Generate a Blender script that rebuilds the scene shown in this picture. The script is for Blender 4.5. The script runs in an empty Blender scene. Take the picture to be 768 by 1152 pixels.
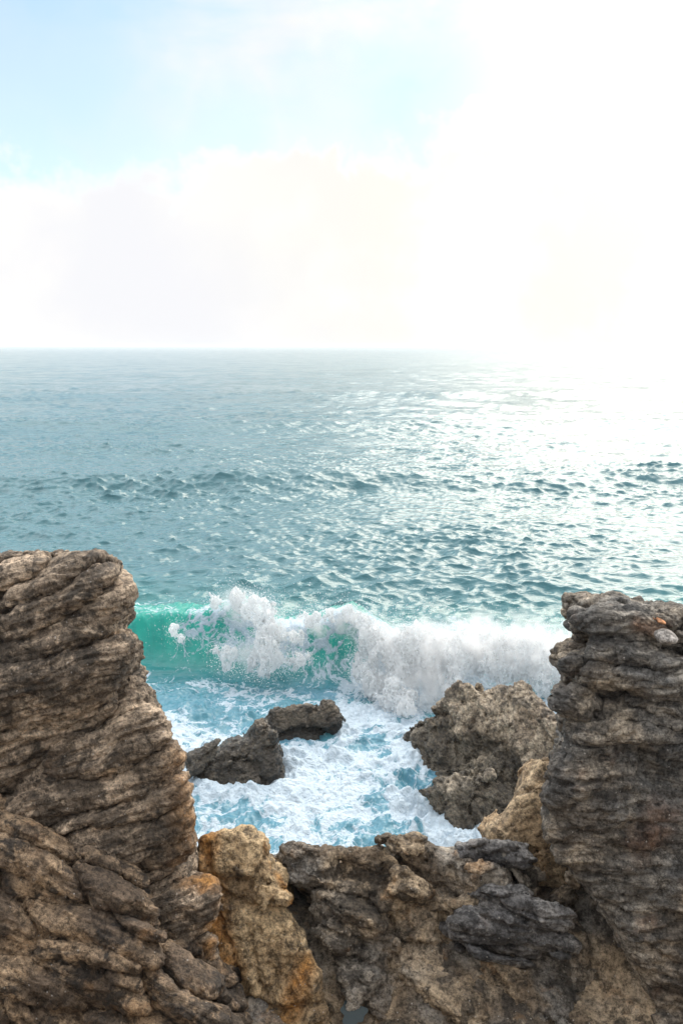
import bpy, math, random, time
from mathutils import Vector
import numpy as np
from concurrent.futures import ThreadPoolExecutor
T0 = time.time()
R = math.radians
F32 = np.float32
scene = bpy.context.scene
C = scene.collection
rng = np.random.default_rng(7)

# ------------------------------------------------------------------ camera
CAM_H = 8.0
PITCH = R(11.8)
FPX = 897.0                       # focal length in pixels of the 768 x 1152 photograph
cam_d = bpy.data.cameras.new('camera')
cam = bpy.data.objects.new('camera', cam_d)
C.objects.link(cam)
cam.location = (0, 0, CAM_H)
cam.rotation_euler = (math.pi / 2 - PITCH, 0, 0)
cam_d.sensor_fit = 'VERTICAL'
cam_d.sensor_height = 36.0
cam_d.lens = 36.0 * FPX / 1152.0
cam_d.clip_start = 0.05
cam_d.clip_end = 60000
scene.camera = cam
cP, sP = math.cos(PITCH), math.sin(PITCH)


def slope(py):
    v = (576 - py) / FPX
    return (-sP + v * cP) / (cP + v * sP)


def at(px, py, Y):
    """world point at forward distance Y that the photograph shows at px, py"""
    v = (576 - py) / FPX
    t = Y / (cP + v * sP)
    return ((px - 384) / FPX * t, Y, CAM_H + (-sP + v * cP) * t)


def on_plane(px, py, a, b, c=0.0):
    """same, on the sloping face Y = a + b*z + c*x"""
    s = -slope(py)
    q = (px - 384) / FPX / (cP + (576 - py) / FPX * sP)
    return at(px, py, (a + 8 * b) / (1 + b * s - c * q))


# ------------------------------------------------------------------ noise
POOL = ThreadPoolExecutor(4)
N = 64
GR = rng.normal(size=(N ** 3, 3)).astype(F32)
GR /= np.linalg.norm(GR, axis=1, keepdims=True)
JIT = rng.random((N ** 3, 4)).astype(F32)


def par(fn, p, chunk=60000):
    p = np.ascontiguousarray(p, dtype=F32)
    if len(p) <= chunk:
        return fn(p)
    parts = list(POOL.map(fn, [p[i:i + chunk] for i in range(0, len(p), chunk)]))
    if isinstance(parts[0], tuple):
        return tuple(np.concatenate(q) for q in zip(*parts))
    return np.concatenate(parts)


def perlin(p):
    i = np.floor(p)
    f = p - i
    i = i.astype(np.int32)
    u = f * f * f * (f * (f * 6 - 15) + 10)
    m = N - 1
    x = (i[:, 0] & m, (i[:, 0] + 1) & m)
    y = (i[:, 1] & m, (i[:, 1] + 1) & m)
    z = (i[:, 2] & m, (i[:, 2] + 1) & m)
    fx, fy, fz = f[:, 0], f[:, 1], f[:, 2]

    def g(a, b, c):
        k = GR[(x[a] * N + y[b]) * N + z[c]]
        return k[:, 0] * (fx - a) + k[:, 1] * (fy - b) + k[:, 2] * (fz - c)
    ux, uy, uz = u[:, 0], u[:, 1], u[:, 2]
    a0 = g(0, 0, 0); a0 += ux * (g(1, 0, 0) - a0)
    a1 = g(0, 1, 0); a1 += ux * (g(1, 1, 0) - a1)
    b0 = g(0, 0, 1); b0 += ux * (g(1, 0, 1) - b0)
    b1 = g(0, 1, 1); b1 += ux * (g(1, 1, 1) - b1)
    a0 += uy * (a1 - a0)
    b0 += uy * (b1 - b0)
    return (a0 + uz * (b0 - a0)) * 1.5


ROT = np.array([[0.8, 0.6, 0], [-0.48, 0.64, 0.6], [0.36, -0.48, 0.8]], dtype=F32)


def fbm(p, octv=4, scale=1.0, gain=0.5, seed=0.0, ridged=False):
    q = p * F32(scale) + F32(seed * 7.31 + 3.7)
    out = np.zeros(len(p), F32)
    a = 1.0
    for _ in range(octv):
        n = perlin(q)
        if ridged:
            n = 1 - 2 * np.abs(n)
        out += F32(a) * n
        a *= gain
        q = (q @ ROT) * F32(2.03) + F32(11.7)
    return out


def worley(q, jitter=0.85):
    """F1, F2 distances, the nearest cell's random value, and a random tilted plane through that cell"""
    i = np.floor(q).astype(np.int32)
    f = q - i
    m = N - 1
    f1 = np.full(len(q), 9, F32)
    f2 = np.full(len(q), 9, F32)
    cid = np.zeros(len(q), F32)
    tilt = np.zeros(len(q), F32)
    off = (1 - jitter) / 2
    for dx in (-1, 0, 1):
        xx = ((i[:, 0] + dx) & m) * N
        for dy in (-1, 0, 1):
            yy = (xx + ((i[:, 1] + dy) & m)) * N
            for dz in (-1, 0, 1):
                j = JIT[yy + ((i[:, 2] + dz) & m)]
                ax = dx + off + jitter * j[:, 0] - f[:, 0]
                ay = dy + off + jitter * j[:, 1] - f[:, 1]
                az = dz + off + jitter * j[:, 2] - f[:, 2]
                d = ax * ax + ay * ay + az * az
                near = d < f1
                f2 = np.where(near, f1, np.minimum(f2, d))
                cid = np.where(near, j[:, 3], cid)
                h = j[:, 3] * 6.2832 * 5
                tilt = np.where(near, ax * np.cos(h) + ay * np.sin(h * 1.7) + az * np.sin(h), tilt)
                f1 = np.where(near, d, f1)
    return np.sqrt(f1), np.sqrt(f2), cid, tilt


def smax(a, b, k):
    h = np.maximum(k - np.abs(a - b), 0) / k
    return np.maximum(a, b) + h * h * k * F32(0.25)


def smin(a, b, k):
    return -smax(-a, -b, k)


def sstep(x, a, b):
    t = np.clip((x - a) / (b - a), 0, 1)
    return t * t * (3 - 2 * t)


def poly_sd(x, z, pts):
    """signed distance to a closed polygon, negative inside"""
    pts = np.asarray(pts, F32)
    d = np.full(len(x), 1e9, F32)
    inside = np.zeros(len(x), bool)
    n = len(pts)
    for k in range(n):
        ax, az = pts[k]
        bx, bz = pts[(k + 1) % n]
        ex, ez = bx - ax, bz - az
        wx, wz = x - ax, z - az
        t = np.clip((wx * ex + wz * ez) / max(ex * ex + ez * ez, 1e-9), 0, 1)
        dx, dz = wx - ex * t, wz - ez * t
        d = np.minimum(d, dx * dx + dz * dz)
        if abs(ez) > 1e-9:
            c = ((az > z) != (bz > z)) & (x < (bx - ax) * (z - az) / ez + ax)
            inside ^= c
    return np.where(inside, -np.sqrt(d), np.sqrt(d)).astype(F32)


# ------------------------------------------------------------------ surface nets
def nets(base, full, lo, hi, h, band):
    """mesh the zero set of full(); base() is its smooth version, within +-band of it"""
    k = 4
    n = [int(math.ceil((hi[a] - lo[a]) / (h * k))) for a in range(3)]
    lo = np.array(lo, F32)
    g = np.stack(np.meshgrid(*[np.arange(m) for m in n], indexing='ij'), -1).reshape(-1, 3)
    cen = lo + (g.astype(F32) + F32(0.5 - 0.5 / k)) * F32(h * k)
    bv = par(base, cen)
    dim = [m * k for m in n]
    vol = np.repeat(np.repeat(np.repeat(bv.reshape(n), k, 0), k, 1), k, 2)
    act = g[np.abs(bv) < band + h * k * 0.9]
    loc = np.stack(np.meshgrid(*[np.arange(k)] * 3, indexing='ij'), -1).reshape(-1, 3)
    idx = (act[:, None, :] * k + loc[None]).reshape(-1, 3)
    val = par(full, lo + idx.astype(F32) * F32(h))
    vol[idx[:, 0], idx[:, 1], idx[:, 2]] = val
    vol[0], vol[-1] = 1, 1                      # closed at the box
    vol[:, 0], vol[:, -1] = 1, 1
    vol[:, :, 0], vol[:, :, -1] = 1, 1
    ins = vol < 0
    strid = (dim[1] * dim[2], dim[2], 1)
    cells, pos, quads, flips = [], [], [], []
    for ax in range(3):
        s0 = [slice(None)] * 3; s1 = [slice(None)] * 3
        s0[ax] = slice(0, -1); s1[ax] = slice(1, None)
        cr = np.argwhere(ins[tuple(s0)] != ins[tuple(s1)])
        nb = cr.copy(); nb[:, ax] += 1
        v0 = vol[cr[:, 0], cr[:, 1], cr[:, 2]]
        v1 = vol[nb[:, 0], nb[:, 1], nb[:, 2]]
        p = cr.astype(F32)
        p[:, ax] += np.clip(v0 / (v0 - v1), 0.02, 0.98)
        lin = cr @ np.array(strid)
        b, c = [(1, 2), (2, 0), (0, 1)][ax]
        ids = np.stack([lin, lin - strid[b], lin - strid[b] - strid[c], lin - strid[c]], 1)
        for q in range(4):
            cells.append(ids[:, q]); pos.append(p)
        fl = v0 < 0
        quads.append(np.where(fl[:, None], ids[:, ::1], ids[:, ::-1]))
    cells = np.concatenate(cells); pos = np.concatenate(pos); quads = np.concatenate(quads)
    u, inv = np.unique(cells, return_inverse=True)
    cnt = np.bincount(inv)
    V = np.stack([np.bincount(inv, weights=pos[:, a]) / cnt for a in range(3)], 1).astype(F32)
    V = lo + V * F32(h)
    Q = np.searchsorted(u, quads)
    return V, Q.astype(np.int32)


def largest(V, Q):
    e = np.concatenate([Q[:, [0, 1]], Q[:, [1, 2]], Q[:, [2, 3]], Q[:, [3, 0]]])
    L = np.arange(len(V))
    while True:
        old = L.copy()
        m = np.minimum(L[e[:, 0]], L[e[:, 1]])
        np.minimum.at(L, L[e[:, 0]], m); np.minimum.at(L, L[e[:, 1]], m)
        L = L[L]; L = L[L]
        if np.array_equal(L, old):
            break
    keep = L == np.bincount(L).argmax()
    idx = np.cumsum(keep) - 1
    Q = Q[keep[Q[:, 0]]]
    return V[keep], idx[Q].astype(np.int32)


def smooth(V, Q, it=1, f=0.5):
    e = np.concatenate([Q[:, [0, 1]], Q[:, [1, 2]], Q[:, [2, 3]], Q[:, [3, 0]]])
    for _ in range(it):
        acc = np.zeros((len(V), 3))
        cnt = np.bincount(e[:, 0], minlength=len(V)) + np.bincount(e[:, 1], minlength=len(V))
        for a in range(3):
            acc[:, a] = np.bincount(e[:, 0], V[e[:, 1], a], len(V)) + np.bincount(e[:, 1], V[e[:, 0], a], len(V))
        V = (V + f * (acc / np.maximum(cnt, 1)[:, None] - V)).astype(F32)
    return V


def subdivide(V, Q):
    e = np.concatenate([Q[:, [0, 1]], Q[:, [1, 2]], Q[:, [2, 3]], Q[:, [3, 0]]])
    e.sort(axis=1)
    key = e[:, 0].astype(np.int64) * len(V) + e[:, 1]
    u, inv = np.unique(key, return_inverse=True)
    ev = np.stack([u // len(V), u % len(V)], 1)
    M = (V[ev[:, 0]] + V[ev[:, 1]]) * F32(0.5)
    F = V[Q].mean(1)
    nq = len(Q)
    em = inv.reshape(4, nq).T + len(V)
    fc = np.arange(nq) + len(V) + len(M)
    out = []
    for k in range(4):
        out.append(np.stack([Q[:, k], em[:, k], fc, em[:, (k + 3) % 4]], 1))
    return np.concatenate([V, M, F]).astype(F32), np.concatenate(out).astype(np.int32)


def normals(V, Q):
    n = np.cross(V[Q[:, 2]] - V[Q[:, 0]], V[Q[:, 3]] - V[Q[:, 1]])
    out = np.stack([sum(np.bincount(Q[:, k], n[:, a], len(V)) for k in range(4)) for a in range(3)], 1)
    return (out / np.maximum(np.linalg.norm(out, axis=1, keepdims=True), 1e-12)).astype(F32)


def mesh_object(name, V, Q, mat, origin=None, attrs=None, parent=None, smooth_shade=True):
    me = bpy.data.meshes.new(name)
    if origin is None:
        origin = np.array([(V[:, 0].min() + V[:, 0].max()) / 2, (V[:, 1].min() + V[:, 1].max()) / 2, V[:, 2].min()], F32)
    origin = np.asarray(origin, F32)
    Vl = (V - origin).astype(F32)
    k = Q.shape[1]
    me.vertices.add(len(Vl)); me.vertices.foreach_set('co', Vl.ravel())
    me.loops.add(Q.size); me.loops.foreach_set('vertex_index', Q.ravel().astype(np.int32))
    me.polygons.add(len(Q))
    me.polygons.foreach_set('loop_start', np.arange(0, Q.size, k, dtype=np.int32))
    me.polygons.foreach_set('use_smooth', np.full(len(Q), smooth_shade))
    for an, av in (attrs or {}).items():
        a = me.attributes.new(an, 'FLOAT', 'POINT')
        a.data.foreach_set('value', np.ascontiguousarray(av, dtype=F32))
    me.update(calc_edges=True)
    me.materials.append(mat)
    o = bpy.data.objects.new(name, me)
    o.location = origin
    C.objects.link(o)
    if parent is not None:
        o.parent = parent
        o.location = origin - np.array(parent.location, F32)
    return o


def tag(o, label=None, cat=None, group=None, kind=None):
    for k, v in (('label', label), ('category', cat), ('group', group), ('kind', kind)):
        if v:
            o[k] = v
    return o


# ------------------------------------------------------------------ node helper
class NT:
    def __init__(self, tree):
        self.t = tree
        tree.nodes.clear()

    def n(self, typ, ins=None, **props):
        nd = self.t.nodes.new(typ)
        for k, v in props.items():
            setattr(nd, k, v)
        for k, v in (ins or {}).items():
            self.set(nd, k, v)
        return nd

    def set(self, nd, k, v):
        s = nd.inputs[k]
        if isinstance(v, bpy.types.Node):
            v = v.outputs[0]
        if isinstance(v, bpy.types.NodeSocket):
            self.t.links.new(v, s)
        else:
            if hasattr(s.default_value, '__len__') and not hasattr(v, '__len__'):
                v = [v] * len(s.default_value)
            if s.type == 'RGBA' and len(v) == 3:
                v = tuple(v) + (1,)
            s.default_value = v

    def m(self, op, a, b=None, c=None, clamp=False):
        nd = self.n('ShaderNodeMath', operation=op, use_clamp=clamp)
        for i, v in enumerate((a, b, c)):
            if v is not None:
                self.set(nd, i, v)
        return nd

    def vm(self, op, a, b=None):
        nd = self.n('ShaderNodeVectorMath', operation=op)
        self.set(nd, 0, a)
        if b is not None:
            self.set(nd, 1, b)
        return nd

    def noise(self, vec, scale, detail=4, rough=0.5, dist=0.0):
        return self.n('ShaderNodeTexNoise', {'Vector': vec, 'Scale': scale, 'Detail': detail, 'Roughness': rough, 'Distortion': dist})

    def ss(self, v, a, b, lo=0.0, hi=1.0):
        return self.n('ShaderNodeMapRange', {'Value': v, 'From Min': a, 'From Max': b, 'To Min': lo, 'To Max': hi},
                      interpolation_type='SMOOTHSTEP')

    def mix(self, f, a, b, blend='MIX'):
        nd = self.n('ShaderNodeMix', data_type='RGBA', blend_type=blend)
        self.set(nd, 0, f); self.set(nd, 6, a); self.set(nd, 7, b)
        return nd.outputs[2]

    def attr(self, name):
        return self.n('ShaderNodeAttribute', attribute_name=name).outputs['Fac']


def new_mat(name):
    m = bpy.data.materials.new(name)
    m.use_nodes = True
    return m, NT(m.node_tree)


def rock_mat(name, light, mid, dark, dark_amt=0.5, bed=(0, 0, 1), lam=0.4, rust=(0.42, 0.215, 0.055), rust_amt=0.15,
             rough=0.85, tint=(0.2, 0.2, 0.2), tint_amt=0.0, bump=1.0, grain=1.0, wet_z=None):
    m, t = new_mat(name)
    co = t.n('ShaderNodeTexCoord').outputs['Object']
    warp = t.noise(co, 1.6, 3)
    wv = t.vm('SUBTRACT', warp.outputs['Color'], (0.5, 0.5, 0.5))
    cw = t.vm('ADD', co, t.n('ShaderNodeVectorMath', {0: wv, 3: 0.25}, operation='SCALE'))
    big = t.noise(cw, 1.7, 8, 0.62)
    c = t.mix(t.ss(big, 0.42, 0.56), mid, light)
    if tint_amt:
        tn = t.noise(t.vm('ADD', cw, (5.1, 2.2, 9.3)), 1.1, 6, 0.6)
        c = t.mix(t.m('MULTIPLY', t.ss(tn, 0.42, 0.6), tint_amt), c, tint)
    # laminations along the bedding
    bed = np.array(bed, float); bed /= np.linalg.norm(bed)
    b = t.vm('DOT_PRODUCT', cw, tuple(bed)).outputs['Value']
    lv = t.n('ShaderNodeVectorMath', {0: co, 3: 1.3}, operation='SCALE')
    ladd = t.n('ShaderNodeCombineXYZ', {2: t.m('MULTIPLY', b, 22)})
    ln = t.noise(t.vm('ADD', lv, ladd), 1.0, 5, 0.65)
    c = t.mix(lam, c, t.mix(t.ss(ln, 0.3, 0.68), (0.25, 0.22, 0.2), (1.35, 1.3, 1.25)), 'MULTIPLY')
    # dark lichen and weathering in blotches
    dk = t.noise(cw, 4.2, 10, 0.68, 0.4)
    dk2 = t.noise(cw, 0.9, 3, 0.5)
    dsum = t.m('ADD', dk, t.m('MULTIPLY', t.m('SUBTRACT', dk2, 0.5), 0.6))
    c = t.mix(t.m('MULTIPLY', t.ss(dsum, 0.5, 0.575), min(1.0, dark_amt * 1.25)), c, dark)
    # iron stain
    ra = t.attr('rust')
    rn = t.noise(cw, 3.1, 8, 0.65)
    rf = t.m('ADD', t.m('MULTIPLY', t.ss(rn, 0.56, 0.7), rust_amt), t.m('MULTIPLY', ra, t.ss(rn, 0.3, 0.55)), clamp=True)
    c = t.mix(rf, c, t.mix(t.noise(cw, 9, 4), rust, (rust[0] * 0.55, rust[1] * 0.45, rust[2] * 0.5)))
    # mineral grain
    g0 = t.noise(co, 13, 5, 0.7)
    g1 = t.noise(co, 38, 4, 0.75)
    g2 = t.noise(co, 130, 2, 0.6)
    gs = t.m('ADD', t.m('MULTIPLY', g0, 0.45), t.m('ADD', t.m('MULTIPLY', g1, 0.38), t.m('MULTIPLY', g2, 0.17)))
    gg = t.ss(gs, 0.38, 0.63, 1 - 0.74 * grain, 1 + 1.1 * grain)
    c = t.mix(1.0, c, gg.outputs[0], 'MULTIPLY')
    vo = t.n('ShaderNodeTexVoronoi', {'Vector': co, 'Scale': 26.0, 'Randomness': 1.0})
    sp = t.m('MULTIPLY', t.m('LESS_THAN', vo.outputs['Distance'], 0.16),
             t.m('GREATER_THAN', t.n('ShaderNodeSeparateColor', {0: vo.outputs['Color']}).outputs[0], 0.86))
    c = t.mix(t.m('MULTIPLY', sp, 0.75), c, (0.5, 0.46, 0.42))
    rgh = t.ss(dk, 0.4, 0.7, rough, rough - 0.15)
    if wet_z is not None:
        geo = t.n('ShaderNodeNewGeometry').outputs['Position']
        z = t.n('ShaderNodeSeparateXYZ', {0: geo}).outputs[2]
        wz = t.m('ADD', z, t.m('MULTIPLY', t.m('SUBTRACT', t.noise(co, 1.8, 5), 0.5), 1.6))
        wet = t.ss(wz, wet_z, wet_z - 0.35)
        c = t.mix(wet, c, t.mix(1.0, c, (0.33, 0.34, 0.34), 'MULTIPLY'))
        rgh = t.m('SUBTRACT', rgh, t.m('MULTIPLY', wet, 0.5))
    hgt = t.m('ADD', t.m('ADD', t.m('MULTIPLY', g0, 0.9), t.m('ADD', t.m('MULTIPLY', g1, 0.4), t.m('MULTIPLY', g2, 0.12))), t.m('MULTIPLY', dk, 1.0))
    hgt = t.m('ADD', hgt, t.m('MULTIPLY', ln, 1.0 * lam))
    bp = t.n('ShaderNodeBump', {'Strength': 1.0 * bump, 'Distance': 0.045, 'Height': hgt})
    bs = t.n('ShaderNodeBsdfPrincipled', {'Base Color': c, 'Roughness': rgh, 'Normal': bp, 'Specular IOR Level': 0.45})
    t.n('ShaderNodeOutputMaterial', {'Surface': bs})
    return m


# ------------------------------------------------------------------ rock builder
def basis(bed, strike=None):
    b = np.array(bed, float); b /= np.linalg.norm(b)
    s = np.array(strike if strike is not None else (1, 0.05, 0), float)
    s -= b * (s @ b); s /= np.linalg.norm(s)
    d = np.cross(b, s)
    return np.stack([s, d, b], 1).astype(F32)


def rock(name, outline, a, b, depth, mat, label, cat, k=0.3, h=0.028, lo=None, hi=None,
         bed=(0, 0, 1), cell=(0.6, 0.6, 0.16), lump=0.07, crack=0.06, crack_w=0.10, off=0.05,
         big=0.08, mid_amp=0.03, fine=0.012, lam=0.012, chip=0.009, strat_w=None, bulge=0.0, taper=0.0, extra=None, rust_fn=None,
         group=None, facet=0.0, facet2=0.0, cap=None, c=0.0, carve=(), drop=0.0, shx=0.0, shrink=0.03, seed=0, warp=0.12, sub=1, floor_z=None, cell2=None, taper_c=None):
    """a rock: the outline (photo pixels on its sloping face Y=a+b*z) carried back by depth, then weathered"""
    P2 = np.array([on_plane(px, py, a, b, c) for px, py in outline])
    grooves = [(np.array([on_plane(px, py, a, b, c) for px, py in gp_], F32), gw, gd) for gp_, gw, gd in carve]
    pts = [(p[0], p[2]) for p in P2]
    if cap is not None:
        CP = np.array([on_plane(px, py, a, b, c) for px, py in cap])
    ymid = P2[:, 1].mean()
    xc = P2[:, 0].mean()
    Bm = basis(bed)
    cell = np.array(cell, F32)

    def base(p):
        x, y, z = p[:, 0], p[:, 1], p[:, 2]
        fy = (a + b * z + c * x).astype(F32)
        bk = np.maximum(y - fy, -0.1)
        f = poly_sd(x + F32(shx) * bk, z + F32(drop) * bk, pts) + F32(shrink)
        if taper:
            f = f + F32(taper) * np.abs(y - fy - depth * 0.5)
        front = (fy - bulge * np.maximum(0, 1 - ((x - xc) / 1.2) ** 2) - y) / math.sqrt(1 + b * b + c * c)
        f = smax(f, front.astype(F32), k)
        f = smax(f, (y - fy - depth).astype(F32), k)
        if extra is not None:
            f = extra(f, x, y, z)
        return f

    def full(p):
        w = np.stack([fbm(p, 2, 1.1, seed=seed + 1), fbm(p, 2, 1.1, seed=seed + 2), fbm(p, 2, 1.1, seed=seed + 3)], 1)
        q = p + F32(warp) * w
        f = base(p + F32(0.35 * big) * w)
        f = f + F32(big) * fbm(p, 3, 1.3, seed=seed + 4)
        sw = 1.0 if strat_w is None else strat_w(p)
        lc = (q @ Bm) / cell + F32(seed * 3.17)
        f1, f2, cid, tl = worley(lc)
        f = f + sw * (F32(lump) * (f1 * f1 * 1.3 - 0.35) + F32(crack) * np.exp(-(f2 - f1) / F32(crack_w)) - F32(off) * (cid - 0.5) * 2 + F32(facet) * tl)
        if cell2 is not None:
            c2, amp2 = cell2[:2]
            lf, cw2 = (cell2[2], 0.045) if len(cell2) > 2 else (1.0, 0.09)
            g1, g2, gid, gt = worley((p + F32(warp * 0.5) * w) @ Bm / np.array(c2, F32) + F32(seed * 1.7 + 9))
            f = f + F32(amp2) * (np.exp(-(g2 - g1) / F32(cw2)) + F32(lf) * (0.6 * g1 * g1 - (gid - 0.5))) + F32(facet2) * gt
        f = f + F32(mid_amp * 0.6) * fbm(q, 2, 4.0, seed=seed + 5)
        if cap is not None:
            bk = np.maximum(p[:, 1] - (a + b * p[:, 2] + c * p[:, 0]), -0.3)
            cz = (np.interp(p[:, 0], CP[:, 0], CP[:, 2]) + 0.05 * fbm(p, 4, 2.6, 0.6, seed=seed + 8)).astype(F32)
            f = smax(f, (p[:, 2] + F32(drop) * bk - cz).astype(F32), F32(0.06))
        for gp_, gw, gd in grooves:
            qq = p + F32(0.10) * w
            d2 = np.full(len(p), 99, F32)
            for g in range(len(gp_) - 1):
                e = gp_[g + 1] - gp_[g]
                wv_ = qq - gp_[g]
                tt = np.clip((wv_ @ e) / (e @ e), 0, 1)
                dv = wv_ - tt[:, None] * e
                dv[:, 1] *= 0.2
                d2 = np.minimum(d2, (dv * dv).sum(1))
            f = f + F32(gd) * np.exp(-np.sqrt(d2 + 1e-6) / F32(gw))
        if floor_z is not None:
            f = np.maximum(f, F32(floor_z) - p[:, 2])
        return f.astype(F32)

    if lo is None:
        m = 0.35
        ys = list(P2[:, 1])
        lo = (min(x for x, _ in pts) - m, min(ys) - m - bulge, min(z for _, z in pts) - m)
        hi = (max(x for x, _ in pts) + m, max(ys) + depth + m, max(z for _, z in pts) + m)
    band = 1.2 * big + 0.9 * lump + crack + off + 1.3 * mid_amp + 0.05 + (cell2[1] if cell2 else 0) + (max(g[2] for g in grooves) if grooves else 0) + 0.6 * facet + 0.6 * facet2
    V, Q = nets(base, full, lo, hi, h, band)
    V, Q = largest(V, Q)
    V = smooth(V, Q, 1, 0.4)
    for _ in range(sub):
        V, Q = subdivide(V, Q)
    nr = normals(V, Q)

    def det(p):
        bq = (p + F32(0.1) * np.stack([fbm(p, 2, 1.7, seed=seed + 21)] * 3, 1)) @ Bm
        lq = bq * np.array([1.6, 1.6, 17], F32)
        sw = 1.0 if strat_w is None else strat_w(p)
        w2 = p + F32(0.05) * np.stack([fbm(p, 2, 4.0, seed=seed + 25), fbm(p, 2, 4.0, seed=seed + 26), fbm(p, 2, 4.0, seed=seed + 27)], 1)
        a1, a2, ai, at_ = worley((w2 @ Bm) / np.array((0.20, 0.17, 0.085), F32) + F32(seed))
        c1, c2, ci, ct = worley((w2 @ Bm) / np.array((0.085, 0.085, 0.045), F32) + F32(seed + 5))
        blk = F32(chip) * ((ai - 0.5) * 1.3 - 0.9 * at_ - 0.9 * np.exp(-(a2 - a1) / F32(0.07))) + F32(chip * 0.42) * ((ci - 0.5) * 1.3 - 0.9 * ct - 0.7 * np.exp(-(c2 - c1) / F32(0.1)))
        return (blk + F32(fine * 0.6) * fbm(p, 4, 11, 0.6, seed=seed + 22) + F32(lam) * sw * fbm(lq, 3, 1.0, 0.55, seed=seed + 23, ridged=True)
                - F32(fine * 1.2) * np.maximum(0, fbm(p, 3, 5.5, 0.55, seed=seed + 24, ridged=True) - 0.75))
    d = par(det, V)
    V = V + nr * d[:, None]
    rust = np.zeros(len(V), F32) if rust_fn is None else np.clip(rust_fn(V), 0, 1)
    o = mesh_object(name, V, Q, mat, attrs={'rust': rust})
    print(f'{name:16s} {len(V):8d} verts  {time.time() - T0:6.1f}s')
    return tag(o, label, cat, group)


def seam(pts_px, a, b, width):
    """stain along a line drawn on a rock face"""
    P = np.array([on_plane(px, py, a, b) for px, py in pts_px])

    def fn(V):
        d = np.full(len(V), 9.0)
        for k in range(len(P) - 1):
            e = P[k + 1] - P[k]
            w = V - P[k]
            tt = np.clip((w @ e) / (e @ e), 0, 1)
            d = np.minimum(d, np.linalg.norm(w - tt[:, None] * e, axis=1))
        return 1 - np.clip(d / width, 0, 1) ** 1.5
    return fn


def both(*fns):
    return lambda V: np.maximum.reduce([f(V) for f in fns])


# ------------------------------------------------------------------ rock materials
M_left = rock_mat('granite_tan', (0.43, 0.345, 0.26), (0.2, 0.16, 0.12), (0.035, 0.028, 0.022), 0.6, bed=(-0.36, 0.3, 1), lam=0.72, rust_amt=0.10)
M_front = rock_mat('granite_brown', (0.34, 0.25, 0.165), (0.115, 0.086, 0.062), (0.022, 0.02, 0.019), 0.65, bed=(0.55, 0.8, 1), lam=0.65, rust_amt=0.25)
M_ochre = rock_mat('granite_ochre', (0.45, 0.335, 0.2), (0.25, 0.175, 0.1), (0.05, 0.042, 0.032), 0.6, bed=(0.1, -0.4, 1), lam=0.15, rust_amt=0.3)
M_ledge = rock_mat('granite_mixed', (0.37, 0.29, 0.2), (0.15, 0.115, 0.08), (0.028, 0.024, 0.02), 0.6, bed=(0.2, -0.5, 1), lam=0.25, rust_amt=0.35,
                   tint=(0.22, 0.235, 0.24), tint_amt=0.5)
M_right = rock_mat('schist_grey', (0.34, 0.295, 0.235), (0.125, 0.11, 0.093), (0.022, 0.021, 0.021), 0.45, bed=(0.03, 0.33, 1), lam=0.72, rust_amt=0.2,
                   tint=(0.15, 0.17, 0.185), tint_amt=0.45, rust=(0.3, 0.15, 0.07))
M_pale = rock_mat('granite_pale', (0.46, 0.35, 0.225), (0.3, 0.215, 0.13), (0.1, 0.075, 0.05), 0.35, lam=0.1, rust_amt=0.3)
M_blue = rock_mat('schist_blue_grey', (0.238, 0.234, 0.23), (0.111, 0.111, 0.115), (0.03, 0.03, 0.032), 0.6, bed=(0.15, -0.2, 1), lam=0.5, rust_amt=0.08)
M_sea = rock_mat('granite_sea', (0.42, 0.355, 0.27), (0.215, 0.175, 0.13), (0.035, 0.03, 0.025), 0.5, bed=(0.8, 0.2, 0.5), lam=0.3, rust_amt=0.15, rough=0.7, wet_z=1.0)
M_wet = rock_mat('granite_wet', (0.24, 0.195, 0.145), (0.11, 0.09, 0.068), (0.02, 0.019, 0.017), 0.6, bed=(-0.4, 0, 1), lam=0.3, rust_amt=0.1, rough=0.55, wet_z=1.3)
M_wet2 = rock_mat('granite_wet_dark', (0.12, 0.10, 0.075), (0.05, 0.043, 0.034), (0.015, 0.014, 0.013), 0.6, bed=(-0.4, 0, 1), lam=0.3, rust_amt=0.2, rust=(0.16, 0.11, 0.03), rough=0.5, wet_z=0.5)
M_stone = rock_mat('stone_pale', (0.42, 0.39, 0.36), (0.3, 0.28, 0.26), (0.12, 0.11, 0.1), 0.3, lam=0.1, rust_amt=0.05)
M_rusty = rock_mat('stone_rusty', (0.42, 0.2, 0.09), (0.3, 0.12, 0.045), (0.1, 0.05, 0.03), 0.3, lam=0.1, rust_amt=0.6)

# ------------------------------------------------------------------ the rocks
# tall left cliff
A, B = 4.75, 0.16
seam_l = seam([(228, 935), (232, 1000), (236, 1060), (250, 1110)], A, B, 0.16)
rock('cliff', [(-330, 600), (-60, 600), (0, 604), (60, 604), (112, 612), (138, 628), (149, 650), (152, 672), (149, 688), (138, 703), (152, 716), (159, 735),
               (164, 752), (168, 772), (190, 786), (198, 806), (200, 826), (214, 846), (219, 874), (221, 905), (222, 935), (238, 1000), (255, 1080), (262, 1200), (-330, 1200)],
     A, B, 2.6, M_left, 'tall tan granite cliff with sloping bedding, rising out of the left edge above the wave', 'cliff',
     k=0.28, h=0.026, bed=(-0.36, 0.3, 1), cell=(3.2, 2.0, 0.36), lump=0.10, crack=0.15, crack_w=0.07, off=0.05, big=0.08, mid_amp=0.018, fine=0.014, lam=0.024, facet=0.0, chip=0.006, cell2=((2.2, 1.5, 0.11), 0.022),
     bulge=0.12, drop=0.33, shx=0.3, shrink=0.04, rust_fn=both(seam_l, lambda V: 0.45 * seam([(205, 850), (212, 930), (215, 985)], A, B, 0.2)(V)), seed=1, warp=0.16)
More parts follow.
